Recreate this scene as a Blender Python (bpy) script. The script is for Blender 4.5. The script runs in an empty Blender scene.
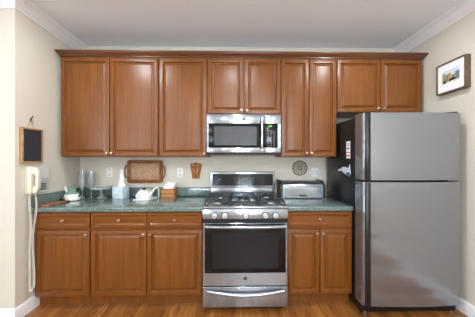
import bpy, bmesh, math, random
from mathutils import Vector, Matrix
random.seed(7)
SC = bpy.context.scene
COL = SC.collection
PI = math.pi

# ------------------------------------------------------------------ camera, world, light, exposure
cam_d = bpy.data.cameras.new('camera')
cam = bpy.data.objects.new('camera', cam_d); COL.objects.link(cam)
cam.location = (0.0, -2.628, 1.335)
cam.rotation_euler = (PI/2, 0, -0.0177)
cam_d.sensor_width = 36.0
cam_d.lens = 220.7/475*36.0
cam_d.shift_y = 1.7/475
cam_d.clip_start = 0.05
SC.camera = cam

world = bpy.data.worlds.new('daylight'); SC.world = world
world.use_nodes = True
wn = world.node_tree.nodes['Background']
wn.inputs['Color'].default_value = (0.93, 0.96, 1.0, 1)
wn.inputs['Strength'].default_value = 1.0

def area(name, loc, rot, sx, sy, power, col=(1, 1, 1), shape='RECTANGLE'):
    d = bpy.data.lights.new(name, 'AREA'); d.shape = shape; d.size = sx
    if shape in ('RECTANGLE', 'ELLIPSE'): d.size_y = sy
    d.energy = power; d.color = col
    o = bpy.data.objects.new(name, d); COL.objects.link(o)
    o.location = loc; o.rotation_euler = rot
    return o

# unseen window fill lamps added behind the camera, tilted up to brighten the ceiling
area('window_daylight', (-2.9, -5.12, 1.45), (PI/2+.85, 0, 0), 1.5, 1.3, 48, (0.80, 0.92, 1.0))
area('window_daylight', (0.55, -5.12, 1.45), (PI/2+.85, 0, 0), 1.5, 1.3, 112, (0.80, 0.92, 1.0))
area('window_daylight', (-4.42, -3.0, 1.40), (PI/2+.85, 0, -PI/2), 2.3, 1.5, 32, (0.80, 0.92, 1.0))
DOWNLIGHTS = [(-1.15, -1.10), (1.20, -1.0), (0.05, -1.35), (-1.9, -3.3), (0.2, -3.3), (-0.9, -4.4), (1.2, -4.4)]
DOWN_POWER = [10, 9, 10, 24, 24, 20, 20]

vs = SC.view_settings
vs.view_transform = 'Standard'; vs.look = 'None'; vs.gamma = 1.0; vs.use_curve_mapping = False
vs.exposure = 0.17

# ------------------------------------------------------------------ materials
def lin(c):
    f = lambda v: (v/12.92 if v <= .04045 else ((v+.055)/1.055)**2.4)
    return tuple(f(v/255) for v in c) + (1,)

def mat(name, rgb, rough=.5, metal=0, coat=0, spec=.5, **kw):
    m = bpy.data.materials.new(name); m.use_nodes = True
    b = m.node_tree.nodes['Principled BSDF']
    b.inputs['Base Color'].default_value = lin(rgb)
    b.inputs['Roughness'].default_value = rough
    b.inputs['Metallic'].default_value = metal
    b.inputs['Coat Weight'].default_value = coat
    b.inputs['Coat Roughness'].default_value = .12
    b.inputs['Specular IOR Level'].default_value = spec
    for k, v in kw.items(): b.inputs[k.replace('_', ' ')].default_value = v
    return m

def nodes(m):
    return m.node_tree.nodes, m.node_tree.links, m.node_tree.nodes['Principled BSDF']

def add_noise(m, scale=(1, 1, 1), nscale=5, detail=4, stops=None, bump=0, rough_var=None, space='Object', dist=0, bump_dist=.002):
    N, Lk, b = nodes(m)
    tc = N.new('ShaderNodeTexCoord'); mp = N.new('ShaderNodeMapping'); mp.inputs['Scale'].default_value = scale
    oi = N.new('ShaderNodeObjectInfo'); add = N.new('ShaderNodeVectorMath'); add.operation = 'ADD'
    mul = N.new('ShaderNodeVectorMath'); mul.operation = 'SCALE'; mul.inputs['Scale'].default_value = 13.0
    cb = N.new('ShaderNodeCombineXYZ')
    for i in range(3): Lk.new(oi.outputs['Random'], cb.inputs[i])
    Lk.new(cb.outputs[0], mul.inputs[0])
    Lk.new(tc.outputs[space], add.inputs[0]); Lk.new(mul.outputs[0], add.inputs[1])
    Lk.new(add.outputs[0], mp.inputs[0])
    nz = N.new('ShaderNodeTexNoise'); nz.inputs['Scale'].default_value = nscale; nz.inputs['Detail'].default_value = detail
    nz.inputs['Distortion'].default_value = dist
    Lk.new(mp.outputs[0], nz.inputs['Vector'])
    if stops:
        cr = N.new('ShaderNodeValToRGB'); e = cr.color_ramp.elements
        e[0].position, e[0].color = stops[0][0], lin(stops[0][1])
        e[1].position, e[1].color = stops[-1][0], lin(stops[-1][1])
        for p, c in stops[1:-1]:
            x = e.new(p); x.color = lin(c)
        Lk.new(nz.outputs['Fac'], cr.inputs[0]); Lk.new(cr.outputs[0], b.inputs['Base Color'])
    if bump:
        bp = N.new('ShaderNodeBump'); bp.inputs['Strength'].default_value = bump; bp.inputs['Distance'].default_value = bump_dist
        Lk.new(nz.outputs['Fac'], bp.inputs['Height']); Lk.new(bp.outputs[0], b.inputs['Normal'])
    if rough_var:
        mr = N.new('ShaderNodeMapRange'); mr.inputs['To Min'].default_value, mr.inputs['To Max'].default_value = rough_var
        Lk.new(nz.outputs['Fac'], mr.inputs['Value']); Lk.new(mr.outputs[0], b.inputs['Roughness'])
    return m

M = {}
wood_stops = [(.25, (102, 55, 13)), (.5, (116, 65, 16)), (.75, (130, 77, 21))]
M['wood'] = add_noise(mat('cherry_wood', (150, 88, 48), .34, spec=.4, coat=.22), (16, 16, .8), 2.6, 6, wood_stops, bump=.05, dist=.6)
M['wood'].node_tree.nodes['Principled BSDF'].inputs['Coat Roughness'].default_value = .35
M['wood_h'] = add_noise(mat('cherry_wood_rail', (150, 88, 48), .34, spec=.4, coat=.22), (.8, 16, 16), 2.6, 6, wood_stops, bump=.05, dist=.6)
M['wood_dark'] = add_noise(mat('cherry_wood_trim', (120, 66, 36), .35, coat=.25), (1, 9, 9), 2.6, 5, [(.3, (84, 45, 17)), (.7, (104, 58, 23))])
M['gap'] = mat('shadow_gap_wood', (60, 30, 16), .6)
M['wall'] = add_noise(mat('wall_paint', (214, 207, 194), .75), (1, 1, 1), 60, 3, bump=.04)
M['ceiling'] = add_noise(mat('ceiling_paint', (238, 243, 250), .9), (1, 1, 1), 50, 3, bump=.03)
M['trim'] = mat('trim_paint', (240, 240, 242), .4)
M['nickel'] = mat('satin_nickel', (186, 164, 150), .3, 1)
M['chrome'] = mat('chrome', (225, 225, 228), .12, 1)
M['black'] = mat('black_plastic', (20, 20, 22), .35)
M['black_gloss'] = mat('black_glass', (12, 13, 15), .16, spec=.35)
M['oven_glass'] = mat('oven_glass', (20, 20, 22), .18, spec=.3)
M['iron'] = mat('cast_iron', (38, 38, 40), .45)
M['burner_metal'] = mat('burner_metal', (150, 150, 152), .35, 1)
M['white_plastic'] = mat('white_plastic', (236, 236, 234), .35)
M['cream_plastic'] = mat('cream_plastic', (228, 222, 204), .4)
M['grey_plastic'] = mat('pale_grey_plastic', (196, 200, 200), .4)
M['dark_key'] = mat('dark_key_plastic', (70, 74, 78), .5)
M['ceramic'] = mat('white_ceramic', (238, 238, 234), .15, coat=.4)
M['paper'] = mat('white_paper', (244, 244, 246), .8)
M['slate'] = mat('slate', (48, 50, 60), .55)
M['knob_metal'] = mat('polished_knob', (222, 226, 230), .3, .7)
M['touch'] = mat('touch_print', (112, 116, 120), .4)
M['brass'] = mat('brass', (176, 150, 84), .3, 1)

def brushed(name, rgb, rough, grain_axis='X', aniso=.75, rot=0.0, wav=0):
    m = mat(name, rgb, rough, 1)
    N, Lk, b = nodes(m)
    b.inputs['Anisotropic'].default_value = aniso
    b.inputs['Anisotropic Rotation'].default_value = rot
    tg = N.new('ShaderNodeTangent'); tg.direction_type = 'RADIAL'; tg.axis = 'Z'
    Lk.new(tg.outputs[0], b.inputs['Tangent'])
    tc = N.new('ShaderNodeTexCoord'); mp = N.new('ShaderNodeMapping')
    mp.inputs['Scale'].default_value = (2, 2, 500) if grain_axis == 'X' else (700, 700, 1)
    nz = N.new('ShaderNodeTexNoise'); nz.inputs['Scale'].default_value = 1; nz.inputs['Detail'].default_value = 3
    Lk.new(tc.outputs['Object'], mp.inputs[0]); Lk.new(mp.outputs[0], nz.inputs['Vector'])
    mr = N.new('ShaderNodeMapRange'); mr.inputs['To Min'].default_value = rough*.95; mr.inputs['To Max'].default_value = rough*1.05
    Lk.new(nz.outputs['Fac'], mr.inputs['Value']); Lk.new(mr.outputs[0], b.inputs['Roughness'])
    if wav:
        mp2 = N.new('ShaderNodeMapping'); mp2.inputs['Scale'].default_value = (.8, .8, 5.0)
        n2 = N.new('ShaderNodeTexNoise'); n2.inputs['Scale'].default_value = 1.3; n2.inputs['Detail'].default_value = 1
        Lk.new(tc.outputs['Object'], mp2.inputs[0]); Lk.new(mp2.outputs[0], n2.inputs['Vector'])
        bp = N.new('ShaderNodeBump'); bp.inputs['Strength'].default_value = 1.0; bp.inputs['Distance'].default_value = wav
        Lk.new(n2.outputs['Fac'], bp.inputs['Height']); Lk.new(bp.outputs[0], b.inputs['Normal'])
    return m
M['steel'] = brushed('brushed_steel', (162, 169, 177), .20, 'X', .7, .25)
M['steel'].node_tree.nodes['Principled BSDF'].inputs['Metallic'].default_value = .88
M['steel_fridge'] = brushed('brushed_steel_door', (150, 153, 158), .24, 'Z', .7, 0, wav=.014)
M['steel_fridge'].node_tree.nodes['Principled BSDF'].inputs['Metallic'].default_value = .8

# laminate worktop, green with fine speckles
m = mat('green_laminate', (104, 130, 124), .12, coat=.3); M['counter'] = m
N, Lk, b = nodes(m)
tc = N.new('ShaderNodeTexCoord'); n1 = N.new('ShaderNodeTexNoise'); n1.inputs['Scale'].default_value = 180; n1.inputs['Detail'].default_value = 3
n2 = N.new('ShaderNodeTexNoise'); n2.inputs['Scale'].default_value = 70; n2.inputs['Detail'].default_value = 4
mx = N.new('ShaderNodeMath'); mx.operation = 'ADD'
ml = N.new('ShaderNodeMath'); ml.operation = 'MULTIPLY'; ml.inputs[1].default_value = .5
cr = N.new('ShaderNodeValToRGB'); e = cr.color_ramp.elements
e[0].position, e[0].color = .36, lin((74, 90, 88)); e[1].position, e[1].color = .64, lin((126, 145, 141))
x = e.new(.5); x.color = lin((98, 116, 113))
Lk.new(tc.outputs['Object'], n1.inputs['Vector']); Lk.new(tc.outputs['Object'], n2.inputs['Vector'])
Lk.new(n1.outputs['Fac'], mx.inputs[0]); Lk.new(n2.outputs['Fac'], mx.inputs[1]); Lk.new(mx.outputs[0], ml.inputs[0])
Lk.new(ml.outputs[0], cr.inputs[0]); Lk.new(cr.outputs[0], b.inputs['Base Color'])

# oak plank floor, boards running towards the camera
m = mat('oak_floor', (180, 118, 56), .3, coat=.3); M['floor'] = m
N, Lk, b = nodes(m)
tc = N.new('ShaderNodeTexCoord'); mp = N.new('ShaderNodeMapping'); mp.inputs['Rotation'].default_value = (0, 0, PI/2)
br = N.new('ShaderNodeTexBrick'); br.offset = .37; br.inputs['Scale'].default_value = 1
br.inputs['Brick Width'].default_value = .9; br.inputs['Row Height'].default_value = .058
br.inputs['Mortar Size'].default_value = .0012; br.inputs['Color1'].default_value = lin((172, 114, 58)); br.inputs['Color2'].default_value = lin((134, 82, 36))
br.inputs['Mortar'].default_value = lin((84, 48, 20)); br.inputs['Bias'].default_value = 0
mp2 = N.new('ShaderNodeMapping'); mp2.inputs['Scale'].default_value = (60, 4, 1)
nz = N.new('ShaderNodeTexNoise'); nz.inputs['Scale'].default_value = 1; nz.inputs['Detail'].default_value = 5; nz.inputs['Distortion'].default_value = .8
crf = N.new('ShaderNodeValToRGB'); crf.color_ramp.elements[0].position = .3; crf.color_ramp.elements[0].color = (.52, .48, .42, 1)
crf.color_ramp.elements[1].position = .65; crf.color_ramp.elements[1].color = (1.1, 1.1, 1.1, 1)
mix = N.new('ShaderNodeMix'); mix.data_type = 'RGBA'; mix.blend_type = 'MULTIPLY'; mix.inputs['Factor'].default_value = 1
Lk.new(tc.outputs['Object'], mp.inputs[0]); Lk.new(mp.outputs[0], br.inputs['Vector'])
Lk.new(tc.outputs['Object'], mp2.inputs[0]); Lk.new(mp2.outputs[0], nz.inputs['Vector']); Lk.new(nz.outputs['Fac'], crf.inputs[0])
Lk.new(br.outputs['Color'], mix.inputs['A']); Lk.new(crf.outputs[0], mix.inputs['B']); Lk.new(mix.outputs['Result'], b.inputs['Base Color'])

m = mat('clear_glass', (250, 252, 252), .02); b = m.node_tree.nodes['Principled BSDF']
b.inputs['Transmission Weight'].default_value = 1.0; b.inputs['IOR'].default_value = 1.45; M['glass'] = m

m = mat('cut_crystal', (240, 244, 246), .06); b = m.node_tree.nodes['Principled BSDF']
b.inputs['Transmission Weight'].default_value = .80; b.inputs['IOR'].default_value = 1.5; M['crystal'] = m

def emit(name, rgb, s):
    m = mat(name, rgb, .5); b = m.node_tree.nodes['Principled BSDF']
    b.inputs['Emission Color'].default_value = lin(rgb); b.inputs['Emission Strength'].default_value = s; return m
M['display'] = emit('green_display', (90, 190, 50), .5)
M['lamp'] = emit('lamp_glow', (255, 246, 230), 8)

# ------------------------------------------------------------------ mesh helpers (world coordinates in, local on build)
class MB:
    def __init__(s): s.bm = bmesh.new(); s.mi = 0
    def _mark(s, faces):
        for f in faces: f.material_index = s.mi
    def box(s, x0, x1, y0, y1, z0, z1, bev=0, seg=2):
        vs_ = [s.bm.verts.new((x, y, z)) for x in (x0, x1) for y in (y0, y1) for z in (z0, z1)]
        q = [(0, 1, 3, 2), (4, 6, 7, 5), (0, 4, 5, 1), (2, 3, 7, 6), (0, 2, 6, 4), (1, 5, 7, 3)]
        fs = [s.bm.faces.new([vs_[i] for i in a]) for a in q]
        s._mark(fs)
        if bev:
            es = list({e for f in fs for e in f.edges})
            r = bmesh.ops.bevel(s.bm, geom=es, offset=bev, segments=seg, affect='EDGES', profile=.5)
            s._mark(r['faces'])
        return s
    def prism(s, pts, axis, a, b, bev=0):
        """polygon pts extruded along axis from a to b. X: pts=(y,z), Y: (x,z), Z: (x,y)"""
        def P(p, t):
            return {'X': (t, p[0], p[1]), 'Y': (p[0], t, p[1]), 'Z': (p[0], p[1], t)}[axis]
        A = [s.bm.verts.new(P(p, a)) for p in pts]; B = [s.bm.verts.new(P(p, b)) for p in pts]
        fs = [s.bm.faces.new(A), s.bm.faces.new(B[::-1])]
        n = len(pts)
        for i in range(n): fs.append(s.bm.faces.new((A[i], B[i], B[(i+1) % n], A[(i+1) % n])))
        s._mark(fs)
        if bev:
            es = list({e for f in fs[:2] for e in f.edges})
            r = bmesh.ops.bevel(s.bm, geom=es, offset=bev, segments=2, affect='EDGES', profile=.5); s._mark(r['faces'])
        return s
    def lathe(s, prof, c, axis='Z', n=24, sx=1, sy=1):
        """prof = [(r, h)...] spun about axis through c"""
        rings = []
        for r, h in prof:
            if r < 1e-6: rings.append([s._ax(c, 0, 0, h, axis)])
            else: rings.append([s._ax(c, r*math.cos(2*PI*i/n)*sx, r*math.sin(2*PI*i/n)*sy, h, axis) for i in range(n)])
        fs = []
        for A, B in zip(rings, rings[1:]):
            for i in range(n):
                j = (i+1) % n
                if len(A) == 1 and len(B) == 1: continue
                if len(A) == 1: fs.append(s.bm.faces.new((A[0], B[i], B[j])))
                elif len(B) == 1: fs.append(s.bm.faces.new((A[i], B[0], A[j])))
                else: fs.append(s.bm.faces.new((A[i], B[i], B[j], A[j])))
        s._mark(fs); return s
    def _ax(s, c, u, v, h, axis):
        if axis == 'Z': p = (c[0]+u, c[1]+v, c[2]+h)
        elif axis == 'Y': p = (c[0]+u, c[1]+h, c[2]+v)
        else: p = (c[0]+h, c[1]+u, c[2]+v)
        return s.bm.verts.new(p)
    def cyl(s, c, r, h, axis='Z', n=24, bev=0):
        if bev: return s.lathe([(0, 0), (r-bev, 0), (r, bev), (r, h-bev), (r-bev, h), (0, h)], c, axis, n)
        return s.lathe([(0, 0), (r, 0), (r, h), (0, h)], c, axis, n)
    def tube(s, pts, r, n=8, closed=False, flat=1.0):
        pts = [Vector(p) for p in pts]; m = len(pts); rings = []
        rr = r if isinstance(r, (list, tuple)) else [r]*m
        up = Vector((0, 0, 1)); prev = None
        for i, p in enumerate(pts):
            if closed: t = pts[(i+1) % m]-pts[i-1]
            else: t = pts[min(i+1, m-1)]-pts[max(i-1, 0)]
            t.normalize()
            if prev is None:
                u = t.cross(up) if abs(t.dot(up)) < .95 else t.cross(Vector((1, 0, 0)))
            else: u = prev - t*prev.dot(t)
            u.normalize(); prev = u; v = t.cross(u)
            rings.append([s.bm.verts.new(p + u*math.cos(2*PI*k/n)*rr[i] + v*math.sin(2*PI*k/n)*rr[i]*flat) for k in range(n)])
        fs = []
        rng = range(m) if closed else range(m-1)
        for i in rng:
            A, B = rings[i], rings[(i+1) % m]
            for k in range(n): fs.append(s.bm.faces.new((A[k], B[k], B[(k+1) % n], A[(k+1) % n])))
        if not closed: fs += [s.bm.faces.new(rings[0][::-1]), s.bm.faces.new(rings[-1])]
        s._mark(fs); return s
    def rings(s, x0, x1, z0, z1, prof):
        """nested rectangles in the XZ plane: prof = [(inset, y)...], first is the back, last is filled"""
        R = []
        for ins, y in prof:
            R.append([s.bm.verts.new(p) for p in ((x0+ins, y, z0+ins), (x1-ins, y, z0+ins), (x1-ins, y, z1-ins), (x0+ins, y, z1-ins))])
        fs = [s.bm.faces.new(R[0])]
        for A, B in zip(R, R[1:]):
            for i in range(4): fs.append(s.bm.faces.new((A[i], A[(i+1) % 4], B[(i+1) % 4], B[i])))
        fs.append(s.bm.faces.new(R[-1])); s._mark(fs); return s
    def text(s, body, size, origin, facing='Y', depth=.0006):
        cu = bpy.data.curves.new('txt', 'FONT'); cu.body = body; cu.size = size; cu.extrude = depth
        cu.align_x = 'CENTER'; cu.align_y = 'CENTER'
        o = bpy.data.objects.new('txt', cu); me = o.to_mesh()
        mt = Matrix.Translation(origin) @ (Matrix.Rotation(PI/2, 4, 'X') if facing == 'Y' else Matrix.Rotation(PI/2, 4, 'Z') @ Matrix.Rotation(PI/2, 4, 'X') if facing == 'X' else Matrix.Rotation(-PI/2, 4, 'Z') @ Matrix.Rotation(PI/2, 4, 'X'))
        t = bmesh.new(); t.from_mesh(me); t.transform(mt)
        mp_ = {v: s.bm.verts.new(v.co) for v in t.verts}
        for f in t.faces:
            try: nf = s.bm.faces.new([mp_[v] for v in f.verts]); nf.material_index = s.mi
            except ValueError: pass
        t.free(); o.to_mesh_clear(); bpy.data.objects.remove(o); bpy.data.curves.remove(cu)
        return s
    def xform(s, mtx):
        bmesh.ops.transform(s.bm, matrix=mtx, verts=s.bm.verts); return s
    def build(s, name, mats, parent=None, label=None, smooth=True):
        bmesh.ops.recalc_face_normals(s.bm, faces=s.bm.faces)
        if parent is None:
            xs = [v.co for v in s.bm.verts]
            org = Vector(((min(v.x for v in xs)+max(v.x for v in xs))/2, (min(v.y for v in xs)+max(v.y for v in xs))/2, min(v.z for v in xs)))
        else:
            r = parent
            org = Vector((0, 0, 0))
            while r: org += r.location; r = r.parent
        bmesh.ops.translate(s.bm, vec=-org, verts=s.bm.verts)
        me = bpy.data.meshes.new(name); s.bm.to_mesh(me); s.bm.free()
        for mm in (mats if isinstance(mats, (list, tuple)) else [mats]): me.materials.append(mm)
        if smooth:
            for p in me.polygons: p.use_smooth = True
            me.set_sharp_from_angle(angle=math.radians(32))
        o = bpy.data.objects.new(name, me); COL.objects.link(o)
        if parent is None: o.location = org
        else: o.parent = parent
        if label: o['label'] = label
        return o

def thing(name, label, cat, loc, group=None):
    o = bpy.data.objects.new(name, None); COL.objects.link(o); o.location = loc
    o.empty_display_size = .1
    o['label'] = label; o['category'] = cat
    if group: o['group'] = group
    return o
def tag(o, label, cat, group=None):
    o['label'] = label; o['category'] = cat
    if group: o['group'] = group
    return o
def struct(o): o['kind'] = 'structure'; return o
def B(*a, **k): return MB().box(*a, **k)

# ------------------------------------------------------------------ room shell
XL, XR, ZC = -1.805, 2.018, 2.68
YS = -.773      # front face of the short wall on the left
struct(B(-4.6, 2.2, -5.3, .12, -.06, 0).build('floor', M['floor']))
struct(B(-4.6, 2.2, -5.3, .12, ZC, ZC+.08).build('ceiling', M['ceiling']))
struct(B(XL, XR, 0, .12, 0, ZC).build('wall_back', M['wall']))
struct(B(-4.6, XL, YS, .12, 0, ZC).build('wall_left', M['wall']))
struct(B(XR, XR+.12, -5.3, .12, 0, ZC).build('wall_right', M['wall']))
def wall_with_holes(name, axis, pos, thick, a0, a1, holes):
    g = MB(); cur = a0
    for h0, h1, z0, z1 in holes:
        for (p, q, r, t) in ((cur, h0, 0, ZC), (h0, h1, 0, z0), (h0, h1, z1, ZC)):
            if q-p > 1e-4 and t-r > 1e-4:
                g.box(p, q, pos-thick, pos, r, t) if axis == 'X' else g.box(pos-thick, pos, p, q, r, t)
        cur = h1
    g.box(cur, a1, pos-thick, pos, 0, ZC) if axis == 'X' else g.box(pos-thick, pos, cur, a1, 0, ZC)
    return struct(g.build(name, M['wall']))
wall_with_holes('wall_rear', 'X', -5.18, .12, -4.6, 2.018, [(-3.65, -2.15, .7, 2.2), (-.2, 1.3, .7, 2.2)])
wall_with_holes('wall_far_left', 'Y', -4.48, .12, -5.18, YS, [(-4.2, -1.8, .45, 2.35)])

def sweep(name, prof, path, mt, closed_prof=True):
    """prof = [(offset, z)]; path = [((x, y), (nx, ny) outward mitre vector)]"""
    g = MB(); rows = []
    for (x, y), (nx, ny) in path: rows.append([g.bm.verts.new((x+nx*o, y+ny*o, z)) for o, z in prof])
    n = len(prof)
    for A, Bq in zip(rows, rows[1:]):
        for i in range(n): g.bm.faces.new((A[i], A[(i+1) % n], Bq[(i+1) % n], Bq[i]))
    g.bm.faces.new(rows[0]); g.bm.faces.new(rows[-1][::-1])
    return g.build(name, mt)
crown = [(0, ZC-.095), (.010, ZC-.095), (.014, ZC-.083), (.022, ZC-.078), (.034, ZC-.062), (.052, ZC-.040), (.066, ZC-.026), (.078, ZC-.020), (.082, ZC-.010), (.092, ZC-.008), (.092, ZC), (0, ZC)]
struct(sweep('trim_1', crown, [((XL, 0), (1, 0)), ((XL, YS), (1, -1)), ((-4.48, YS), (0, -1))], M['trim']))
struct(sweep('trim_2', crown, [((XR, 0), (-1, 0)), ((XR, -5.18), (-1, 0))], M['trim']))
base = [(0, 0), (.016, 0), (.016, .078), (.013, .088), (.013, .096), (.007, .106), (0, .112)]
struct(sweep('baseboard_left', base, [((XL, -.56), (1, 0)), ((XL, YS), (1, -1)), ((-4.48, YS), (0, -1))], M['trim']))
struct(sweep('baseboard_right', base, [((XR, -.02), (-1, 0)), ((XR, -5.18), (-1, 0))], M['trim']))
# unseen windows added behind the camera to shape reflections and house the fill lamps
def window(n, x0, x1, z0, z1, y):
    w = MB(); t = .05
    w.box(x0, x1, y, y+.06, z0, z0+t); w.box(x0, x1, y, y+.06, z1-t, z1); w.box(x0, x0+t, y, y+.06, z0+t, z1-t); w.box(x1-t, x1, y, y+.06, z0+t, z1-t)
    w.box(x0+t, x1-t, y+.01, y+.05, (z0+z1)/2-.02, (z0+z1)/2+.02)
    w = struct(w.build('window_%d' % n, M['trim']))
    B(x0+t, x1-t, y+.02, y+.026, z0+t, z1-t).build('pane', M['glass'], w)
window(1, -3.65, -2.15, .7, 2.2, -5.27)
window(2, -.2, 1.3, .7, 2.2, -5.27)

for i, ((x, y), pw) in enumerate(zip(DOWNLIGHTS, DOWN_POWER)):
    where = ['at the left over the counter', 'at the right over the refrigerator', 'in front of the range'] + ['in the room behind the camera, %s' % s for s in ('far left', 'middle', 'back left', 'back right')]
    t = thing('ceiling_light', 'round recessed ceiling light ' + where[i], 'ceiling light', (x, y, ZC-.012), 'recessed ceiling lights')
    MB().lathe([(.062, 0), (.085, 0), (.088, .006), (.085, .012), (.062, .012), (.062, 0)], (x, y, ZC-.012), n=32).build('trim_ring', M['trim'], t)
    MB().cyl((x, y, ZC-.006), .0615, .005, n=32).build('lens', M['lamp'], t)
    area('ceiling_light_beam', (x, y, ZC-.015), (0, 0, 0), .12, .12, pw, (.93, .97, 1), 'DISK')

# ------------------------------------------------------------------ cabinets
DOORP = lambda y, t, fr: [(0, y+t), (0, y+.005), (.002, y+.0015), (.006, y), (fr, y), (fr+.003, y+.007), (fr+.007, y+.014), (fr+.011, y+.015), (fr+.030, y+.005), (fr+.032, y+.001), (fr+.035, y+.0005)]
def knob(x, z, y, parent):
    MB().lathe([(0, -.026), (.009, -.0255), (.0135, -.022), (.0145, -.018), (.012, -.013), (.006, -.009), (.005, -.003), (.009, 0), (0, 0)], (x, y, z), 'Y', 16).build('knob', M['nickel'], parent)
def door(par, x0, x1, z0, z1, y, kx, kz, label=None, fr=.036):
    d = MB().rings(x0+.0012, x1-.0012, z0, z1, DOORP(y, .02, fr)).build('door', M['wood'], par, label)
    knob(kx, kz, y, d); return d
def drawer(par, x0, x1, z0, z1, y):
    pr = [(0, y+.02), (0, y+.003), (.003, y), (.024, y), (.027, y+.007), (.034, y+.010), (.037, y+.012), (.044, y+.012)]
    d = MB().rings(x0, x1, z0, z1, pr).build('drawer', M['wood_h'], par)
    knob((x0+x1)/2, (z0+z1)/2, y+.006, d); return d
def carcass(par, x0, x1, yf, z0, z1, name='body'):
    return B(x0, x1, yf, -.003, z0, z1, bev=.001, seg=1).build(name, M['wood'], par)
G = 'cherry wall cabinets'
YF = -.33
def upper(x0, x1, z0, z1, doors, label):
    t = thing('wall_cabinet', label, 'cabinet', ((x0+x1)/2, -.165, z0), G)
    carcass(t, x0+.0005, x1-.0005, YF, z0, z1)
    for a, b_, kx in doors: door(t, a, b_, z0+.004, z1-.014, YF-.0205, kx, z0+.036)
    return t
ZT = 2.396
upper(-1.762, -.770, 1.370, ZT, [(-1.758, -1.270, -1.292), (-1.265, -.775, -1.243)], 'wide two-door cherry wall cabinet at the left end, above the glasses and tissue box')
upper(-.770, -.274, 1.370, ZT, [(-.765, -.279, -.301)], 'single-door cherry wall cabinet just left of the microwave')
upper(-.274, .491, 1.811, ZT, [(-.269, .106, .080), (.111, .486, .137)], 'short two-door cherry wall cabinet directly above the microwave')
upper(.491, 1.076, 1.370, ZT, [(.496, .781, .757), (.786, 1.071, .810)], 'narrow two-door cherry wall cabinet between microwave and refrigerator, above the bread box')
upper(1.076, 1.985, 1.835, ZT, [(1.081, 1.536, 1.508), (1.541, 1.980, 1.569)], 'short two-door cherry wall cabinet above the refrigerator')
cr_prof = [(-.012, 2.390), (.004, 2.390), (.004, 2.400), (.010, 2.402), (.016, 2.410), (.026, 2.420), (.032, 2.426), (.034, 2.432), (.038, 2.433), (.038, 2.441), (-.012, 2.441)]
o = sweep('crown_molding', [(a, b_+.0065) for a, b_ in cr_prof], [((-1.762, -.003), (-1, 0)), ((-1.762, YF-.012), (-1, -1)), ((1.985, YF-.012), (1, -1)), ((1.985, -.003), (1, 0))], M['wood_dark'])
tag(o, 'dark cherry crown molding running along the tops of the wall cabinets', 'molding')

YB = -.61
def base_cab(x0, x1, doors, drawers, label):
    t = thing('base_cabinet', label, 'cabinet', ((x0+x1)/2, -.3, 0), 'cherry base cabinets')
    carcass(t, x0, x1, YB, .105, .870)
    B(x0, x1, -.557, -.003, 0, .105).build('toe_kick', M['wood'], t)
    for a, b_, kx in doors: door(t, a, b_, .114, .703, YB-.0205, kx, .668)
    for a, b_ in drawers: drawer(t, a, b_, .727, .864, YB-.0205)
    return t
base_cab(-1.787, -1.2835, [(-1.762, -1.290, -1.318)], [(-1.762, -1.290)], 'single cherry base cabinet in the left corner beside the hanging phone cord')
base_cab(-1.283, -.279, [(-1.277, -.783, -.811), (-.778, -.286, -.750)], [(-1.277, -.783), (-.778, -.286)], 'wide two-door two-drawer cherry base cabinet just left of the range')
base_cab(.487, 1.088, [(.493, .786, .760), (.791, 1.083, .817)], [(.493, 1.083)], 'two-door one-drawer cherry base cabinet between range and refrigerator')

# worktops
def worktop(x0, x1, label, splash):
    t = thing('countertop', label, 'countertop', ((x0+x1)/2, -.32, .872))
    B(x0, x1, -.645, -.003, .8725, .914, bev=.006, seg=3).build('worktop', M['counter'], t)
    if splash: B(x0, x1, -.022, -.002, .9145, 1.016, bev=.003).build('backsplash', M['counter'], t)
    return t
wt = worktop(-1.803, -.279, 'long speckled green countertop on the left, running from the corner to the range', True)
B(-1.803, -1.785, -.640, -.0225, .9145, 1.016, bev=.003).build('side_splash', M['counter'], wt)
worktop(.487, 1.088, 'short speckled green countertop between range and refrigerator, under the bread box', False)

# ------------------------------------------------------------------ range
def emblem(x, y, z, r, parent):
    e = MB().cyl((x, y-.0022, z), r, .003, 'Y', 24, .0006).build('emblem', M['black'], parent)
    g = MB(); g.tube([(x+r*.86*math.cos(a*PI/16), y-.0024, z+r*.86*math.sin(a*PI/16)) for a in range(32)], r*.05, 6, True)
    g.text('GE', r*1.0, (x, y-.0030, z), 'Y', .0004); g.build('monogram', M['burner_metal'], e)
RX0, RX1, RF = -.272, .478, -.668
rc = (RX0+RX1)/2
rg = thing('gas_range', 'stainless steel freestanding gas range with five knobs and black cast iron grates', 'range', (rc, -.34, 0))
B(RX0+.004, RX1-.004, RF+.002, -.03, .05, .905, bev=.003).build('body', mat('dark_enamel', (58, 58, 60), .4, .6), rg)
for x in (RX0+.04, RX1-.04):
    for y in (-.6, -.1): MB().cyl((x, y, 0), .018, .05, n=12).build('foot', M['black'], rg)
# cooktop with front lip
B(RX0, RX1, -.695, -.052, .9055, .930, bev=.007, seg=3).build('cooktop', M['steel'], rg)
# sloped control panel
cp = MB().prism([(-.690, .9045), (-.700, .885), (-.693, .822), (-.668, .818), (-.668, .9045)], 'X', RX0, RX1, .002).build('control_panel', M['steel'], rg)
for px in (-.165, -.075, .106, .275, .365):
    k = MB().lathe([(0, -.004), (.0215, -.004), (.0235, -.010), (.0225, -.030), (.019, -.034), (0, -.034)], (px, -.698, .853), 'Y', 24).build('knob', M['knob_metal'], cp)
    MB().lathe([(0, 0), (.028, 0), (.028, -.0035), (0, -.0035)], (px, -.6985, .853), 'Y', 24).build('bezel', M['dark_key'], k)
    B(px-.003, px+.003, -.736, -.7322, .838, .868, bev=.001).build('grip', M['steel'], k)
B(RX0+.006, RX1-.006, RF-.012, RF, .787, .814).build('vent_gap', M['black'], rg)
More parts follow.
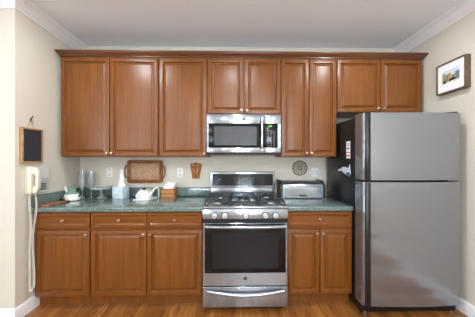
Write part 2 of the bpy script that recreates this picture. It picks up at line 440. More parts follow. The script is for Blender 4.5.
# oven door
dr = MB()
dx0, dx1, dz0, dz1 = RX0+.002, RX1-.002, .232, .783
dr.rings(dx0, dx1, dz0, dz1, [(0, RF), (0, RF-.024), (.004, RF-.028), (.016, RF-.028)])
dr = dr.build('oven_door', M['steel'], rg)
gl = B(dx0+.018, dx1-.018, RF-.031, RF-.0275, .348, .778, bev=.001).build('oven_glass', M['oven_glass'], dr)
MB().rings(dx0+.085, dx1-.085, .385, .690, [(0, RF-.0312), (0, RF-.0316), (.002, RF-.0316)]).build('window', mat('oven_window', (30, 29, 30), .25, spec=.3), dr)
n = 24
hp = [(dx0+.025+(dx1-dx0-.05)*i/n, RF-.075-.012*math.sin(PI*i/n), .764) for i in range(n+1)]
g = MB().tube(hp, .0150, 12)
for x in (dx0+.035, dx1-.035): g.box(x-.010, x+.010, RF-.078, RF-.030, .752, .775, bev=.003)
g.build('handle', M['steel'], dr)
emblem(rc, RF-.028, .300, .016, dr)
# storage drawer
sd = B(dx0, dx1, RF-.028, RF, .045, .224, bev=.005, seg=3).build('storage_drawer', M['steel'], rg)
hp = []
for i in range(n+1):
    u = i/n; hp.append((dx0+.035+(dx1-dx0-.07)*u, RF-.050-.014*math.sin(PI*u), .200-.030*math.sin(PI*u)))
g = MB().tube(hp, .0145, 12)
for x in (dx0+.045, dx1-.045): g.box(x-.010, x+.010, RF-.053, RF-.026, .190, .206, bev=.003)
g.build('handle', M['steel'], sd)
# backguard
g = MB(); g.box(RX0+.012, RX1-.012, -.105, -.030, .9305, 1.024, bev=.003); g.build('backguard', M['steel'], rg)
ub = MB().prism([(-.030, 1.0245), (-.135, 1.0245), (-.137, 1.034), (-.118, 1.196), (-.112, 1.202), (-.030, 1.202)], 'X', RX0+.010, RX1-.004, .002).build('console', M['steel'], rg)
def tilt(z): return -.137+(z-1.034)*(.019/.162)
cb_ = MB().prism([(tilt(1.048)-.0025, 1.048), (tilt(1.180)-.0025, 1.180), (tilt(1.180)+.001, 1.180), (tilt(1.048)+.001, 1.048)], 'X', RX0+.032, RX1-.030, .0005).build('control_glass', M['black_gloss'], ub)
for i in range(4):
    for j in range(3):
        for sx in (-1, 1):
            x = rc+.022+sx*(.060+.016*i); z = 1.078+.026*j
            B(x-.004, x+.004, tilt(z)-.0034, tilt(z)-.0024, z-.002, z+.002).build('touch_key', M['touch'], cb_)
B(RX0+.09, RX0+.125, tilt(1.12)-.0034, tilt(1.12)-.0024, 1.115, 1.125).build('touch_key', M['touch'], cb_)
B(rc-.020, rc+.062, tilt(1.15)-.0034, tilt(1.15)-.002, 1.130, 1.158).build('clock_display', mat('display_glass', (52, 58, 66), .1), cb_)
# burners and grates
for bx, by, r in ((-.155, -.53, .048), (-.155, -.22, .040), (rc, -.375, .055), (.361, -.53, .052), (.361, -.22, .036)):
    b1 = MB().lathe([(0, 0), (r+.016, 0), (r+.012, .006), (r, .008), (r, .016), (r-.004, .018), (0, .018)], (bx, by, .9302), n=28).build('burner', M['burner_metal'], rg)
    MB().lathe([(0, 0), (r-.006, 0), (r-.003, .004), (r-.008, .009), (0, .010)], (bx, by, .9484), n=28).build('cap', M['iron'], b1)
def grate(x0, x1, cx, centers):
    g = MB(); y0, y1 = -.655, -.115; z = .970; t = .006
    for x in (x0, x1): g.box(x-t, x+t, y0, y1, z-.012, z, bev=.002)
    for y in (y0+t, y1-t, (y0+y1)/2): g.box(x0, x1, y-t, y+t, z-.012, z, bev=.002)
    for x in (x0, x1):
        for y in (y0+.01, y1-.01): g.box(x-t, x+t, y-.008, y+.008, .9305, z-.004)
    for (px, py) in centers:
        for dx_, dy_ in ((1, 0), (-1, 0), (0, 1), (0, -1)):
            ex = (x1-.002 if dx_ > 0 else x0+.002) if dx_ else px
            lim = .125 if len(centers) == 2 else .26
            ey = py+dy_*lim if dy_ else py
            sx_, sy_ = px+dx_*.018, py+dy_*.018
            g.box(min(sx_, ex)-(.005 if dy_ else 0), max(sx_, ex)+(.005 if dy_ else 0), min(sy_, ey)-(.005 if dx_ else 0), max(sy_, ey)+(.005 if dx_ else 0), z-.012, z+.003, bev=.0015)
    g.build('grate', M['iron'], rg)
grate(RX0+.018, -.042, -.155, [(-.155, -.53), (-.155, -.22)])
grate(-.024, .230, rc, [(rc, -.375)])
grate(.248, RX1-.018, .361, [(.361, -.53), (.361, -.22)])

# ------------------------------------------------------------------ microwave
MX0, MX1, MZ0, MZ1, MF = -.270, .477, 1.392, 1.7985, -.375
mw = thing('microwave', 'stainless over-the-range microwave with black window and green clock, mounted under the short cabinet', 'microwave', ((MX0+MX1)/2, -.2, MZ0))
B(MX0, MX1, MF, -.003, MZ0+.004, MZ1, bev=.003).build('body', M['black'], mw)
xs = .314
def steel_frame(x0, x1, z0, z1, top, bot, side0, side1, y0, y1):
    g = MB(); g.box(x0, x1, y0, y1, z1-top, z1, bev=.002); g.box(x0, x1, y0, y1, z0, z0+bot, bev=.002)
    if side0: g.box(x0, x0+side0, y0, y1, z0+bot, z1-top)
    if side1: g.box(x1-side1, x1, y0, y1, z0+bot, z1-top)
    return g
md = steel_frame(MX0, xs-.002, MZ0+.018, MZ1-.002, .092, .052, .018, 0, MF-.028, MF-.001).build('door', M['steel'], mw)
gz0, gz1 = MZ0+.0705, MZ1-.0945
B(MX0+.0185, xs-.002, MF-.026, MF-.002, gz0, gz1, bev=.001).build('door_glass', M['black_gloss'], md)
MB().rings(MX0+.074, xs-.080, gz0+.022, gz1-.028, [(0, MF-.0262), (.001, MF-.0275), (.003, MF-.0275)]).build('window', add_noise(mat('window_mesh', (60, 60, 62), .35, spec=.3), (1, 1, 1), 900, 1, [(.4, (36, 36, 38)), (.6, (88, 88, 90))]), md)
g = MB().tube([(xs-.030, MF-.030-.030*math.sin(PI*min(1, max(0, i/16)))**.35, MZ0+.035+(MZ1-MZ0-.055)*i/16) for i in range(17)], .011, 12)
for z in (MZ0+.045, MZ1-.032): g.box(xs-.040, xs-.020, MF-.052, MF-.026, z-.010, z+.010, bev=.003)
g.build('handle', M['chrome'], md)
mc = steel_frame(xs+.001, MX1, MZ0+.018, MZ1-.002, .092, .052, 0, .030, MF-.028, MF-.001).build('control_panel', M['steel'], mw)
kp = B(xs+.001, MX1-.0305, MF-.026, MF-.002, gz0, gz1, bev=.001).build('keypad', M['black_gloss'], mc)
B(xs+.038, xs+.074, MF-.0270, MF-.0255, gz1-.032, gz1-.018).build('clock_display', M['display'], kp)
for i in range(3):
    for j in range(7):
        x = xs+.036+.030*i; z = gz0+.020+.024*j
        B(x-.007, x+.007, MF-.0268, MF-.0255, z-.005, z+.005).build('button', mat('key_grey', (96, 98, 102), .4) if i+j == 0 else bpy.data.materials['key_grey'], kp)
B(MX0+.02, MX1-.02, MF-.004, -.03, MZ0-.004, MZ0+.005).build('vent_grille', M['iron'], mw)
emblem((MX0+MX1)/2, MF-.028, MZ1-.048, .014, md)

# ------------------------------------------------------------------ refrigerator
FX0, FX1 = 1.094, 1.950
fr = thing('refrigerator', 'tall stainless steel top-freezer refrigerator with black sides', 'refrigerator', ((FX0+FX1)/2, -.4, 0))
black_side = add_noise(mat('textured_black_side', (22, 23, 26), .35, spec=.4), (1, 1, 1), 400, 2, bump=.15, bump_dist=.0005)
B(FX0+.002, FX1-.002, -.648, -.060, .045, 1.722, bev=.006, seg=2).build('body', black_side, fr)
def fdoor(z0, z1, name):
    # rounded vertical corners, gently bowed front
    yb, yf = -.662, -.782
    pts = [(FX0, yb)]
    r = .030
    for i in range(9):
        a = i/8*PI/2; pts.append((FX0+r-r*math.cos(a), yf+.050-.050*math.sin(a)))
    nb = 14
    for i in range(1, nb):
        u = i/nb; pts.append((FX0+r+(FX1-FX0-2*r)*u, yf-.016*math.sin(PI*u)))
    for i in range(9):
        a = i/8*PI/2; pts.append((FX1-r+r*math.sin(a), yf+r-r*math.cos(a)))
    pts.append((FX1, yb))
    return MB().prism(pts, 'Z', z0, z1, .003).build(name, M['steel_fridge'], fr)
d1 = fdoor(1.166, 1.738, 'freezer_door'); d2 = fdoor(.100, 1.149, 'fridge_door')
for d, z0, z1 in ((d1, 1.168, 1.736), (d2, .102, 1.147)):
    MB().prism([(1.112, -.770), (1.112, -.787), (1.120, -.794), (1.142, -.798), (1.152, -.794), (1.152, -.770)], 'Z', z0, z1, .001).build('handle', M['black'], d, 'black vertical grip strip')
B(FX0+.004, FX1-.004, -.662, -.648, .10, 1.735).build('door_gasket', M['black'], fr)
g = MB().prism([(FX1-.16, -.70), (FX1-.02, -.76), (FX1-.01, -.70), (FX1-.02, -.60), (FX1-.16, -.60)], 'Z', 1.7385, 1.755, .003); g.build('hinge_cover', M['black'], fr)
g = MB(); g.box(FX0+.01, FX1-.01, -.735, -.648, .022, .094, bev=.004)
for i in range(5): g.box(FX0+.03, FX1-.03, -.738, -.734, .030+.012*i, .035+.012*i)
g.build('toe_grille', M['black'], fr)
for x, y in ((FX0+.03, -.755), (FX1-.04, -.72), (FX0+.05, -.12), (FX1-.05, -.12)):
    MB().cyl((x, y, 0), .014, .046, n=14, bev=.003).build('foot', M['burner_metal'] if y < -.5 else M['black'], fr)

# magnets and notes on the refrigerator's side
g = MB(); g.box(FX0-.0025, FX0-.0004, -.578, -.508, 1.410, 1.515); o = g.build('note', M['paper'])
tag(o, 'tall white note on the side of the refrigerator, upper one of two', 'note', 'notes on the refrigerator')
g = MB(); g.box(-.0012+FX0-.0025, FX0-.0025, -.570, -.516, 1.440, 1.454); g.box(-.0012+FX0-.0025, FX0-.0025, -.572, -.520, 1.474, 1.480); g.box(FX0-.0037, FX0-.0025, -.565, -.53, 1.49, 1.496)
g.build('writing', mat('lilac_ink', (150, 130, 160), .7), o)
g = MB(); g.box(FX0-.0025, FX0-.0004, -.580, -.510, 1.352, 1.404); o = g.build('note', M['paper'])
tag(o, 'small pink-banded note on the side of the refrigerator, lower one of two', 'note', 'notes on the refrigerator')
B(FX0-.0037, FX0-.0025, -.578, -.512, 1.372, 1.386).build('pink_band', mat('pink_ink', (214, 120, 130), .7), o)
bird = [(-.345, 1.236), (-.352, 1.222), (-.385, 1.226), (-.42, 1.232), (-.455, 1.214), (-.50, 1.196), (-.55, 1.190), (-.582, 1.196), (-.590, 1.215), (-.580, 1.245), (-.572, 1.295), (-.556, 1.262), (-.520, 1.258), (-.500, 1.272), (-.470, 1.262), (-.440, 1.272), (-.42, 1.25), (-.385, 1.245)]
o = MB().prism([(y, z) for y, z in bird], 'X', FX0-.006, FX0-.0004, .001).build('fridge_magnet', mat('pale_blue_enamel', (214, 226, 240), .3))
tag(o, 'pale winged magnet with a blue edge, below the notes on the side of the refrigerator', 'magnet')
MB().prism([(-.50, 1.200), (-.55, 1.194), (-.580, 1.174), (-.588, 1.215), (-.56, 1.222), (-.52, 1.214)], 'X', FX0-.0075, FX0-.0061).build('blue_edge', mat('blue_enamel', (60, 84, 130), .3), o)

# ------------------------------------------------------------------ bread box on the right counter
BX0, BX1, BZ = .512, 1.000, .914
bb = thing('bread_box', 'roll-top stainless bread box with black ends, on the short green countertop', 'bread box', ((BX0+BX1)/2, -.13, BZ))
def bprof(s, zb=0.0):
    y0, y1 = -.240+s, -.026-s; z0, zt = BZ+.006+zb, BZ+.196-s
    p = [(y1, z0), (y0, z0), (y0, z0+.10)]
    R_ = .13
    for i in range(1, 10):
        a = i/9*PI/2; p.append((y0+(R_-.02)*(1-math.cos(a)), (z0+.10)+(zt-z0-.10)*math.sin(a)))
    p.append((y1, zt)); return p
for x0, x1 in ((BX0, BX0+.022), (BX1-.022, BX1)):
    MB().prism(bprof(0), 'X', x0, x1, .003).build('end_panel', M['black'], bb)
MB().prism(bprof(.010), 'X', BX0+.0225, BX1-.0225).build('body', mat('dark_steel', (120, 120, 124), .3, 1), bb)
lid = MB().prism([p for p in [(-.233, BZ+.012), (-.236, BZ+.012), (-.236, BZ+.104)] + [(-.236+.108*(1-math.cos(i/8*PI/2*.72)), BZ+.104+.090*math.sin(i/8*PI/2*.72)) for i in range(1, 9)] + [(-.228+.100*(1-math.cos(i/8*PI/2*.72)), BZ+.104+.083*math.sin(i/8*PI/2*.72)) for i in range(8, -1, -1)]], 'X', BX0+.024, BX1-.024).build('roll_lid', M['steel'], bb)
MB().tube([(.72, -.238, BZ+.040), (.725, -.250, BZ+.036), (.755, -.254, BZ+.034), (.785, -.250, BZ+.036), (.79, -.238, BZ+.040)], .006, 8).build('handle', M['black'], lid)
for x in (BX0+.03, BX1-.03):
    for y in (-.22, -.05): MB().cyl((x, y, BZ+.0003), .010, .007, n=10).build('foot', M['black'], bb)

# ------------------------------------------------------------------ items on the left counter
CZ = .9143
# green and white teapot
tx, ty = -1.705, -.262
tp = thing('teapot', 'small white teapot with green lid and dark handle, in the left corner of the counter', 'teapot', (tx, ty, CZ))
MB().lathe([(0, 0), (.068, 0), (.075, .006), (.076, .040), (.070, .066), (.056, .086), (.038, .096), (0, .098)], (tx, ty, CZ), n=32).build('pot', M['ceramic'], tp)
MB().lathe([(.0705, .0665), (.0565, .0868), (.040, .0975), (.036, .110), (.022, .124), (.009, .128), (.014, .140), (.010, .152), (0, .156)], (tx, ty, CZ), n=32).build('lid', mat('green_ceramic', (110, 150, 130), .2, coat=.4), tp, 'green glazed lid')
MB().tube([(tx+.050, ty-.01, CZ+.092), (tx+.072, ty-.012, CZ+.108), (tx+.092, ty-.012, CZ+.096), (tx+.090, ty-.012, CZ+.060), (tx+.072, ty-.01, CZ+.036)], .008, 8).build('handle', M['black'], tp)
MB().tube([(tx-.045, ty-.01, CZ+.080), (tx-.062, ty-.012, CZ+.115), (tx-.066, ty-.012, CZ+.145)], [.016, .011, .008], 10).build('spout', M['ceramic'], tp)
# tall glasses
flab = ['tall clear stemmed glass nearest the teapot, leftmost of the three', 'tall clear stemmed glass in the middle of the three', 'tall clear stemmed glass nearest the cake stand']
def flute(x, y, h, label):
    g = MB(); r = .030
    outer = [(0, 0), (.030, 0), (.030, .002), (.010, .006), (.0045, .014), (.0042, h*.28), (.012, h*.32), (.023, h*.42), (r-.002, h*.60), (r, h*.80), (r-.003, h)]
    inner = [(r-.0055, h), (r-.003, h*.80), (r-.005, h*.60), (.0195, h*.43), (.010, h*.345), (0, h*.33)]
    g.lathe(outer+inner, (x, y, CZ), n=24); o = g.build('stemmed_glass', M['crystal']); tag(o, label, 'glass', 'tall glasses by the cake stand')
flute(-1.722, -.105, .295, flab[0]); flute(-1.668, -.160, .315, flab[1]); flute(-1.606, -.105, .295, flab[2])
# glass cake stand
cx, cy = -1.468, -.150
ck = thing('cake_stand', 'clear glass footed cake stand between the tall glasses and the tissue box', 'cake stand', (cx, cy, CZ))
MB().lathe([(0, 0), (.058, 0), (.060, .004), (.040, .012), (.018, .026), (.012, .045), (.017, .060), (.012, .074), (.020, .092), (.034, .100), (0, .100)], (cx, cy, CZ), n=32).build('pedestal', M['crystal'], ck)
MB().lathe([(0, .1005), (.104, .1005), (.110, .106), (.113, .128), (.110, .128), (.106, .110), (.100, .106), (0, .106)], (cx, cy, CZ), n=40).build('plate', M['crystal'], ck)
# tissue box
def rotz(x, y, a): return Matrix.Translation((x, y, 0)) @ Matrix.Rotation(a, 4, 'Z') @ Matrix.Translation((-x, -y, 0))
bx_, by_ = -1.245, -.165
tb = thing('tissue_box', 'pale blue patterned cube tissue box left of the wooden tray', 'tissue box', (bx_, by_, CZ))
pb = add_noise(mat('blue_print_card', (196, 214, 226), .6), (1, 1, 1), 60, 3, [(.38, (166, 192, 208)), (.5, (196, 213, 222)), (.62, (222, 230, 232))])
g = B(bx_-.062, bx_+.062, by_-.056, by_+.056, CZ, CZ+.132, bev=.002).xform(rotz(bx_, by_, -.22)); g.build('carton', pb, tb)
g = MB(); rows = []
nn = 20
for k, (h, rx, ry) in enumerate([(.131, .040, .022), (.150, .028, .016), (.190, .022, .014), (.235, .018, .011), (.280, .013, .008), (.315, .007, .004)]):
    row = []
    for i in range(nn):
        a = 2*PI*i/nn; w = 1+.30*math.sin(3*a+k*.5)+.16*math.sin(7*a+k)
        row.append(g.bm.verts.new((bx_+.004*k*.6-.004+rx*w*math.cos(a), by_+ry*w*math.sin(a), CZ+h+.010*math.sin(2*a+k))))
    rows.append(row)
for A, Bq in zip(rows, rows[1:]):
    for i in range(nn): g.bm.faces.new((A[i], A[(i+1) % nn], Bq[(i+1) % nn], Bq[i]))
g.bm.faces.new(rows[-1]); g.bm.faces.new(rows[0][::-1])
g.build('tissue', M['paper'], tb)
# white countertop gadget on its flat base
gx, gy = -.955, -.225
gd = thing('countertop_appliance', 'small white countertop appliance with dark top knob on a flat base, below the wooden tray', 'kitchen appliance', (gx, gy, CZ))
MB().prism([(-1.052, -.305), (-.892, -.305), (-.835, -.085), (-.975, -.085)], 'Z', CZ, CZ+.010, .003).build('base', M['ceramic'], gd)
MB().prism([(-1.030, CZ+.0102), (-.900, CZ+.0102), (-.897, CZ+.060), (-.915, CZ+.088), (-.945, CZ+.098), (-.985, CZ+.104), (-1.012, CZ+.084), (-1.034, CZ+.050)], 'Y', -.285, -.150, .010).build('body', M['ceramic'], gd)
MB().lathe([(0, 0), (.018, 0), (.020, .010), (.014, .020), (.012, .030), (0, .032)], (-.965, -.235, CZ+.0985), n=16).build('knob', M['black'], gd, 'dark top knob')
MB().tube([(-.900, -.262, CZ+.022), (-.888, -.235, CZ+.060), (-.868, -.190, CZ+.108), (-.850, -.150, CZ+.118), (-.846, -.120, CZ+.090), (-.850, -.105, CZ+.010)], .010, 10).build('arm', M['ceramic'], gd)
MB().lathe([(0, 0), (.030, 0), (.032, .004), (.028, .010), (0, .012)], (-1.000, -.2855, CZ+.045), 'Y', 20).xform(Matrix.Translation((0, -.0095, 0))).build('dial', mat('pale_grey_enamel', (206, 208, 206), .3), gd)
# napkin basket
kx0, kx1, ky = -.800, -.655, -.110
bk = thing('napkin_basket', 'small brown woven basket right of the small white appliance', 'basket', ((kx0+kx1)/2, ky, CZ))
m = mat('wicker', (168, 112, 58), .6); M['wicker'] = m
N, Lk, b = nodes(m)
tc = N.new('ShaderNodeTexCoord'); mp = N.new('ShaderNodeMapping'); mp.inputs['Scale'].default_value = (30, 30, 34)
ch = N.new('ShaderNodeTexChecker'); ch.inputs['Scale'].default_value = 2.0; ch.inputs['Color1'].default_value = lin((198, 142, 74)); ch.inputs['Color2'].default_value = lin((146, 94, 44))
Lk.new(tc.outputs['Object'], mp.inputs[0]); Lk.new(mp.outputs[0], ch.inputs['Vector']); Lk.new(ch.outputs['Color'], b.inputs['Base Color'])
g = MB(); t = .006
g.box(kx0, kx1, ky-.065, ky+.065, CZ, CZ+t)
g.box(kx0, kx1, ky-.065, ky-.065+t, CZ+t, CZ+.100); g.box(kx0, kx1, ky+.065-t, ky+.065, CZ+t, CZ+.100)
g.box(kx0, kx0+t, ky-.065+t, ky+.065-t, CZ+t, CZ+.100); g.box(kx1-t, kx1, ky-.065+t, ky+.065-t, CZ+t, CZ+.100)
g.build('weave', M['wicker'], bk)
g = MB(); cxs = [(kx0+.003, ky-.062), (kx1-.003, ky-.062), (kx1-.003, ky+.062), (kx0+.003, ky+.062)]
for zz in (CZ+.012, CZ+.050, CZ+.101): g.tube([(x, y, zz) for x, y in [(kx0-.001, ky-.066), (kx1+.001, ky-.066), (kx1+.001, ky+.066), (kx0-.001, ky+.066)]], .005, 8, True)
g.build('rim', mat('dark_wicker', (136, 84, 38), .6), bk)
NG = 'paper napkins in the basket'
nl = ['white paper napkin lying foremost in the woven basket', 'white paper napkin in the middle of the woven basket', 'white paper napkin standing rearmost in the woven basket']
for i in range(3):
    y = ky-.036+.036*i; zb = CZ+.014+i*.003; tl = .06-.06*i
    g = MB().box(kx0+.022, kx1-.022, y-.009, y+.009, zb, zb+.118+.014*i, bev=.004)
    g.xform(Matrix.Translation((0, y, zb)) @ Matrix.Rotation(tl, 4, 'X') @ Matrix.Translation((0, -y, -zb)) )
    g.xform(Matrix.Translation(((kx0+kx1)/2, 0, zb+.06)) @ Matrix.Rotation((-.08, .02, .10)[i], 4, 'Y') @ Matrix.Translation((-(kx0+kx1)/2, 0, -zb-.06+.005)))
    o = g.build('paper_napkin', M['paper']); tag(o, nl[i], 'napkin', NG)
# cutting board and knife
o = B(-1.782, -1.672, -.600, -.345, CZ, CZ+.014, bev=.004).build('cutting_board', add_noise(mat('board_wood', (150, 92, 62), .5), (9, 1, 9), 3, 4, [(.3, (122, 68, 44)), (.7, (176, 118, 84))]))
tag(o, 'brown wooden cutting board against the left wall on the green counter', 'cutting board')
kn = thing('kitchen_knife', 'kitchen knife with black handle and bright blade beside the teapot', 'knife', (-1.68, -.40, CZ+.0142))
kz = CZ+.0142
MB().tube([(-1.750, -.375, kz+.010), (-1.722, -.385, kz+.012), (-1.690, -.392, kz+.010)], [.009, .011, .008], 10, flat=.8).build('handle', M['black'], kn)
MB().prism([(-1.692, -.385), (-1.60, -.395), (-1.540, -.425), (-1.60, -.418), (-1.692, -.405)], 'Z', kz+.0085, kz+.0105).build('blade', M['chrome'], kn)

# ------------------------------------------------------------------ wall items
# wooden tray
tr = thing('wooden_tray', 'carved brown wooden tray with side handles hanging on the wall', 'tray', (-1.039, -.02, 1.06))
x0, x1, z0, z1 = -1.244, -.834, 1.066, 1.338
wt_m = add_noise(mat('walnut_carved', (136, 84, 48), .45), (2, 9, 9), 4, 4, [(.3, (112, 64, 32)), (.7, (156, 100, 58))])
def octa(i, c): return [(x0+i+c, z0+i), (x1-i-c, z0+i), (x1-i, z0+i+c), (x1-i, z1-i-c), (x1-i-c, z1-i), (x0+i+c, z1-i), (x0+i, z1-i-c), (x0+i, z0+i+c)]
MB().prism(octa(.006, .012), 'Y', -.016, -.003).build('base', wt_m, tr)
g = MB(); ps = [(0, -.003, .02), (0, -.030, .02), (.004, -.036, .02), (.012, -.036, .018), (.034, -.018, .012), (.034, -.016, .012)]
rows = [[g.bm.verts.new((x, y, z)) for x, z in octa(i, c)] for i, y, c in ps]
for A, Bq in zip(rows, rows[1:]):
    for i in range(8): g.bm.faces.new((A[i], A[(i+1) % 8], Bq[(i+1) % 8], Bq[i]))
g.build('rim', wt_m, tr)
cm = add_noise(mat('carved_panel', (176, 132, 98), .5), (1, 1, 1), 90, 3, [(.35, (150, 106, 74)), (.65, (200, 160, 128))], bump=.5)
cp_ = B(x0+.040, x1-.040, -.019, -.0165, z0+.040, z1-.040, bev=.001).build('carved_panel', cm, tr)
g = MB(); ccx, ccz = (x0+x1)/2, (z0+z1)/2
for rx, rz, r in ((.145, .080, .004), (.112, .062, .003), (.075, .045, .004), (.035, .030, .003)):
    g.tube([(ccx+rx*math.cos(a*PI/24), -.020, ccz+rz*math.sin(a*PI/24)*(1+.06*math.cos(a*PI/4))) for a in range(48)], r, 6, True)
for k in range(12):
    a = k*PI/6; g.tube([(ccx+.04*math.cos(a), -.020, ccz+.032*math.sin(a)), (ccx+.105*math.cos(a+.1), -.020, ccz+.058*math.sin(a+.1))], .0025, 6)
g.build('scrollwork', mat('pale_carving', (204, 168, 138), .5), cp_)
for sx, xe in ((-1, x0), (1, x1)):
    pts = [(xe-sx*.004, -.020, ccz+.075), (xe+sx*.018, -.024, ccz+.062), (xe+sx*.026, -.026, ccz+.030), (xe+sx*.028, -.026, ccz), (xe+sx*.026, -.026, ccz-.030), (xe+sx*.018, -.024, ccz-.062), (xe-sx*.004, -.020, ccz-.075)]
    MB().tube(pts, [.010, .009, .0075, .007, .0075, .009, .010], 10).build('handle', wt_m, tr)
# carved plaque
pq = thing('wall_plaque', 'carved orange-brown wooden plaque shaped like a shield, left of the range', 'plaque', (-.446, -.012, 1.112))
def pl(s, dz=0):
    P0 = [(-.446, 1.314), (-.468, 1.296), (-.512, 1.296), (-.514, 1.262), (-.500, 1.200), (-.486, 1.114), (-.406, 1.114), (-.392, 1.200), (-.378, 1.262), (-.380, 1.296), (-.424, 1.296)]
    return [(-.446+(x+.446)*s, 1.214+(z-1.214)*s+dz) for x, z in P0]
pm = add_noise(mat('carved_oak', (176, 118, 62), .5), (1, 1, 1), 70, 3, [(.35, (148, 90, 36)), (.65, (204, 146, 78))])
MB().prism(pl(1)[::-1], 'Y', -.014, -.003, .002).build('back_board', pm, pq)
g = MB(); q = pl(.82); g.tube([(x, -.0150, z) for x, z in q], .004, 6, True)
g.tube([(-.446, -.016, 1.28), (-.446, -.016, 1.145)], .006, 6)
for s_ in (-1, 1):
    g.lathe([(0, -.004), (.016, -.002), (.018, .003)], (-.446+s_*.030, -.016, 1.250), 'Y', 12)
    g.tube([(-.446+s_*.040, -.016, 1.215), (-.446+s_*.026, -.016, 1.185), (-.446+s_*.018, -.016, 1.150)], .005, 6)
g.tube([(-.472, -.016, 1.140), (-.446, -.017, 1.133), (-.420, -.016, 1.140)], .005, 6)
g.build('relief', mat('dark_relief', (140, 86, 40), .5), pq)
# round trivet
vx, vz, vr = .790, 1.241, .090
tv = thing('round_trivet', 'round openwork brown trivet hanging on the wall above the bread box', 'trivet', (vx, -.01, vz-vr))
g = MB()
for r, w in ((vr-.005, .0050), (vr*.66, .0022), (vr*.28, .0035)):
    g.tube([(vx+r*math.cos(a*PI/20), -.010, vz+r*math.sin(a*PI/20)) for a in range(40)], w, 8, True)
g.build('rings', mat('brown_iron', (92, 70, 52), .5, .2), tv)
g = MB()
for k in range(8):
    a = k*PI/4
    pts = []
    for i in range(13):
        u = i/12; rr = vr*(.28+.66*u); aa = a+.30*math.sin(2*PI*u*.5)
        pts.append((vx+rr*math.cos(aa), -.010, vz+rr*math.sin(aa)))
    g.tube(pts, .0023, 6)
    pts = [(vx+vr*(.28+.66*i/12)*math.cos(a-.30*math.sin(PI*i/12)), -.010, vz+vr*(.28+.66*i/12)*math.sin(a-.30*math.sin(PI*i/12))) for i in range(13)]
    g.tube(pts, .0023, 6)
g.tube([(vx-.02, -.010, vz), (vx+.02, -.010, vz)], .003, 6); g.tube([(vx, -.010, vz-.02), (vx, -.010, vz+.02)], .003, 6)
g.build('scrollwork', mat('brown_iron_scroll', (112, 88, 66), .5, .2), tv)
# outlets and switches
def outlet(cx, cz, label):
    t = thing('wall_outlet', label, 'outlet', (cx, -.004, cz-.058), 'wall outlets')
    p = B(cx-.035, cx+.035, -.0065, -.0005, cz-.058, cz+.058, bev=.003).build('cover_plate', M['white_plastic'], t)
    for dz in (-.026, .026):
        s_ = MB().lathe([(0, 0), (.0165, 0), (.0175, .002)], (cx, -.0085, cz+dz), 'Y', 20).build('socket', M['cream_plastic'], t)
        g = MB()
        for dx in (-.006, .006): g.box(cx+dx-.0013, cx+dx+.0013, -.0092, -.0084, cz+dz-.001, cz+dz+.009)
        g.cyl((cx, -.0092, cz+dz-.009), .0025, .001, 'Y', 8)
        g.build('slots', M['dark_key'], s_)
outlet(-1.462, 1.192, 'white wall outlet left of the wooden tray, above the cake stand')
outlet(-.632, 1.186, 'white wall outlet between the wooden tray and the carved plaque')
t = thing('light_switch', 'white double light switch plate between the round trivet and the refrigerator', 'light switch', (.976, -.004, 1.135))
B(.976-.044, .976+.044, -.0065, -.0005, 1.135, 1.243, bev=.003).build('cover_plate', M['white_plastic'], t)
pr_ = mat('pale_rocker', (206, 214, 228), .35)
for dx in (-.020, .020): B(.976+dx-.014, .976+dx+.014, -.0095, -.006, 1.157, 1.221, bev=.001).build('rocker', pr_, t)

# slate board on the left wall, hanging from a brass hook
sb = thing('slate_board', 'small dark slate board in a light wood frame on the left wall', 'slate board', (-1.79, -.63, 1.312))
y0, y1, z0, z1 = -.738, -.535, 1.312, 1.618
fm = add_noise(mat('light_oak_frame', (176, 142, 96), .5), (3, 3, 3), 12, 3, [(.3, (150, 112, 70)), (.7, (186, 150, 104))])
g = MB(); w = .014; xa, xb = -1.8045, -1.777
g.box(xa, xb, y0, y1, z0, z0+w, bev=.002); g.box(xa, xb, y0, y1, z1-w, z1, bev=.002); g.box(xa, xb, y0, y0+w, z0+w, z1-w, bev=.002); g.box(xa, xb, y1-w, y1, z0+w, z1-w, bev=.002)
g.build('frame', fm, sb)
B(xa+.001, xb-.005, y0+w, y1-w, z0+w, z1-w).build('slate', M['slate'], sb)
MB().tube([(xa+.006, y0+.06, z1-.004), (xa+.006, -.635, z1+.060), (xa+.006, y1-.06, z1-.004)], .0015, 6).build('hanging_wire', M['brass'], sb)
hk = thing('wall_hook', 'small brass bird-shaped hook above the slate board', 'hook', (-1.797, -.635, 1.66))
MB().lathe([(0, 0), (.008, 0), (.008, .003), (0, .004)], (-1.8045, -.635, 1.690), 'X', 14).build('plate', M['brass'], hk)
MB().tube([(-1.800, -.635, 1.700), (-1.788, -.635, 1.690), (-1.782, -.635, 1.672), (-1.790, -.635, 1.664), (-1.7955, -.635, 1.670)], .003, 8).build('hook', M['brass'], hk)
MB().tube([(-1.795, -.655, 1.700), (-1.794, -.643, 1.706), (-1.793, -.630, 1.716), (-1.794, -.620, 1.732)], [.002, .005, .007, .0025], 8).build('bird', M['brass'], hk)

# wall phone
ph = thing('wall_phone', 'cream corded wall telephone with grey keypad, on the left wall below the slate board', 'telephone', (-1.77, -.61, 1.04))
py0, py1, pz0, pz1 = -.698, -.508, 1.040, 1.280
MB().prism([(-1.8045, py0+.012), (-1.770, py0), (-1.752, py0+.008), (-1.752, py0+.040), (-1.768, py0+.048), (-1.768, py1), (-1.8045, py1)], 'Z', pz0, pz1, .004).build('base', M['cream_plastic'], ph)
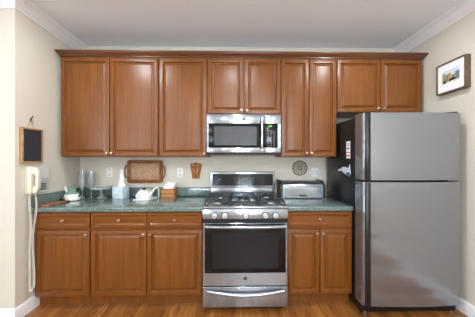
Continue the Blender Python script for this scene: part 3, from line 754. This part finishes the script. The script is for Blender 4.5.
# handset: ear and mouth pieces and the slim grip between
hs = MB(); hy0, hy1 = -.672, -.640
hs.prism([(-1.766, pz1-.012), (-1.735, pz1-.008), (-1.720, pz1-.020), (-1.710, pz1-.050), (-1.708, pz1-.10), (-1.708, pz0+.10), (-1.710, pz0+.050), (-1.720, pz0+.018), (-1.735, pz0+.006), (-1.766, pz0+.010), (-1.766, pz0+.052), (-1.738, pz0+.060), (-1.727, pz0+.078), (-1.725, pz1-.078), (-1.738, pz1-.062), (-1.766, pz1-.056)], 'Y', hy0, hy1, .005)
hs.build('handset', M['cream_plastic'], ph)
kp = B(-1.7675, -1.762, -.612, py1+.006, pz0+.015, pz1-.012, bev=.002).build('keypad_panel', M['grey_plastic'], ph)
for i in range(3):
    for j in range(4):
        y = -.594+.028*i; z = pz0+.032+.022*j
        B(-1.7618, -1.757, y-.009, y+.009, z-.007, z+.007, bev=.001).build('key', M['dark_key'] if j < 3 else M['grey_plastic'], kp)
B(-1.7618, -1.7590, -.600, py1+.012, pz0+.130, pz1-.022).build('index_card', mat('index_card_grey', (212, 216, 216), .5), kp)
# coiled cord: hangs in a loop from the handset down towards the floor and back
pth = []
ya, yb2 = -.648, -.690
for i in range(61):
    u = i/60; pth.append(Vector((-1.752+.012*math.sin(u*9), ya-.026*u+.003*math.sin(u*14), pz0+.006-(pz0-.22)*u)))
for i in range(1, 13):
    a = i/12*PI; pth.append(Vector((-1.755, ya-.036+.010*math.cos(a), .220-.016*math.sin(a))))
for i in range(1, 61):
    u = i/60; pth.append(Vector((-1.758-.004*math.sin(u*8), ya-.046+.006*u+.003*math.sin(u*11), .220+(pz0-.004-.220)*u)))
hel = []
sub = 9
for i in range(len(pth)-1):
    t_ = (pth[i+1]-pth[i]).normalized(); u_ = t_.cross(Vector((0, 1, 0) if abs(t_.y) < .7 else (0, 0, 1))).normalized(); v_ = t_.cross(u_)
    for k in range(sub):
        f = k/sub; a = 2*PI*(i+f)*1.0
        hel.append(pth[i].lerp(pth[i+1], f) + (u_*math.cos(a)+v_*math.sin(a))*.0065)
g = MB(); g.tube(hel, .0030, 5)
g.build('coiled_cord', mat('cream_cord', (226, 222, 212), .45), ph)
# framed picture on the right wall
pf = thing('framed_picture', 'small dark-framed townscape watercolour with white mat on the right wall above the refrigerator', 'picture', (1.99, -.652, 1.962))
y0, y1, z0, z1 = -.789, -.516, 1.958, 2.240; xa, xb = 1.968, 2.0175
g = MB(); w = .013
g.box(xa, xb, y0, y1, z0, z0+w, bev=.002); g.box(xa, xb, y0, y1, z1-w, z1, bev=.002); g.box(xa, xb, y0, y0+w, z0+w, z1-w, bev=.002); g.box(xa, xb, y1-w, y1, z0+w, z1-w, bev=.002)
g.build('frame', add_noise(mat('dark_walnut_frame', (96, 76, 60), .45), (4, 4, 4), 9, 3, [(.3, (78, 58, 44)), (.7, (118, 94, 74))]), pf)
B(xa+.008, xb-.002, y0+w, y1-w, z0+w, z1-w).build('mat_board', M['paper'], pf)
ar = MB(); X = xa+.0078
def quad(a, b_, c, d, mi, dx=0):
    ar.mi = mi; ar.box(X-.0005-dx, X-dx, a, b_, c, d)
ay0, ay1, az0, az1 = -.735, -.572, 2.045, 2.165
quad(ay0, ay1, az0+.045, az1, 0); quad(ay0, ay1, az0, az0+.045, 1)
for (a, b_, c, d, mi) in ((-.606, -.576, 2.06, 2.14, 2), (-.630, -.608, 2.06, 2.125, 3), (-.655, -.632, 2.055, 2.135, 2), (-.690, -.660, 2.06, 2.11, 4), (-.732, -.694, 2.06, 2.13, 3), (-.612, -.580, 2.05, 2.075, 5), (-.70, -.64, 2.06, 2.08, 5)):
    quad(a, b_, c, d, mi, .0006)
ar.build('print', [mat('pale_sky', (206, 220, 226), .7), mat('pale_ground', (220, 214, 200), .7), mat('ochre_house', (170, 150, 96), .7), mat('blue_grey_house', (110, 130, 140), .7), mat('terracotta_house', (160, 110, 90), .7), mat('olive_hedge', (84, 98, 66), .7)], pf)
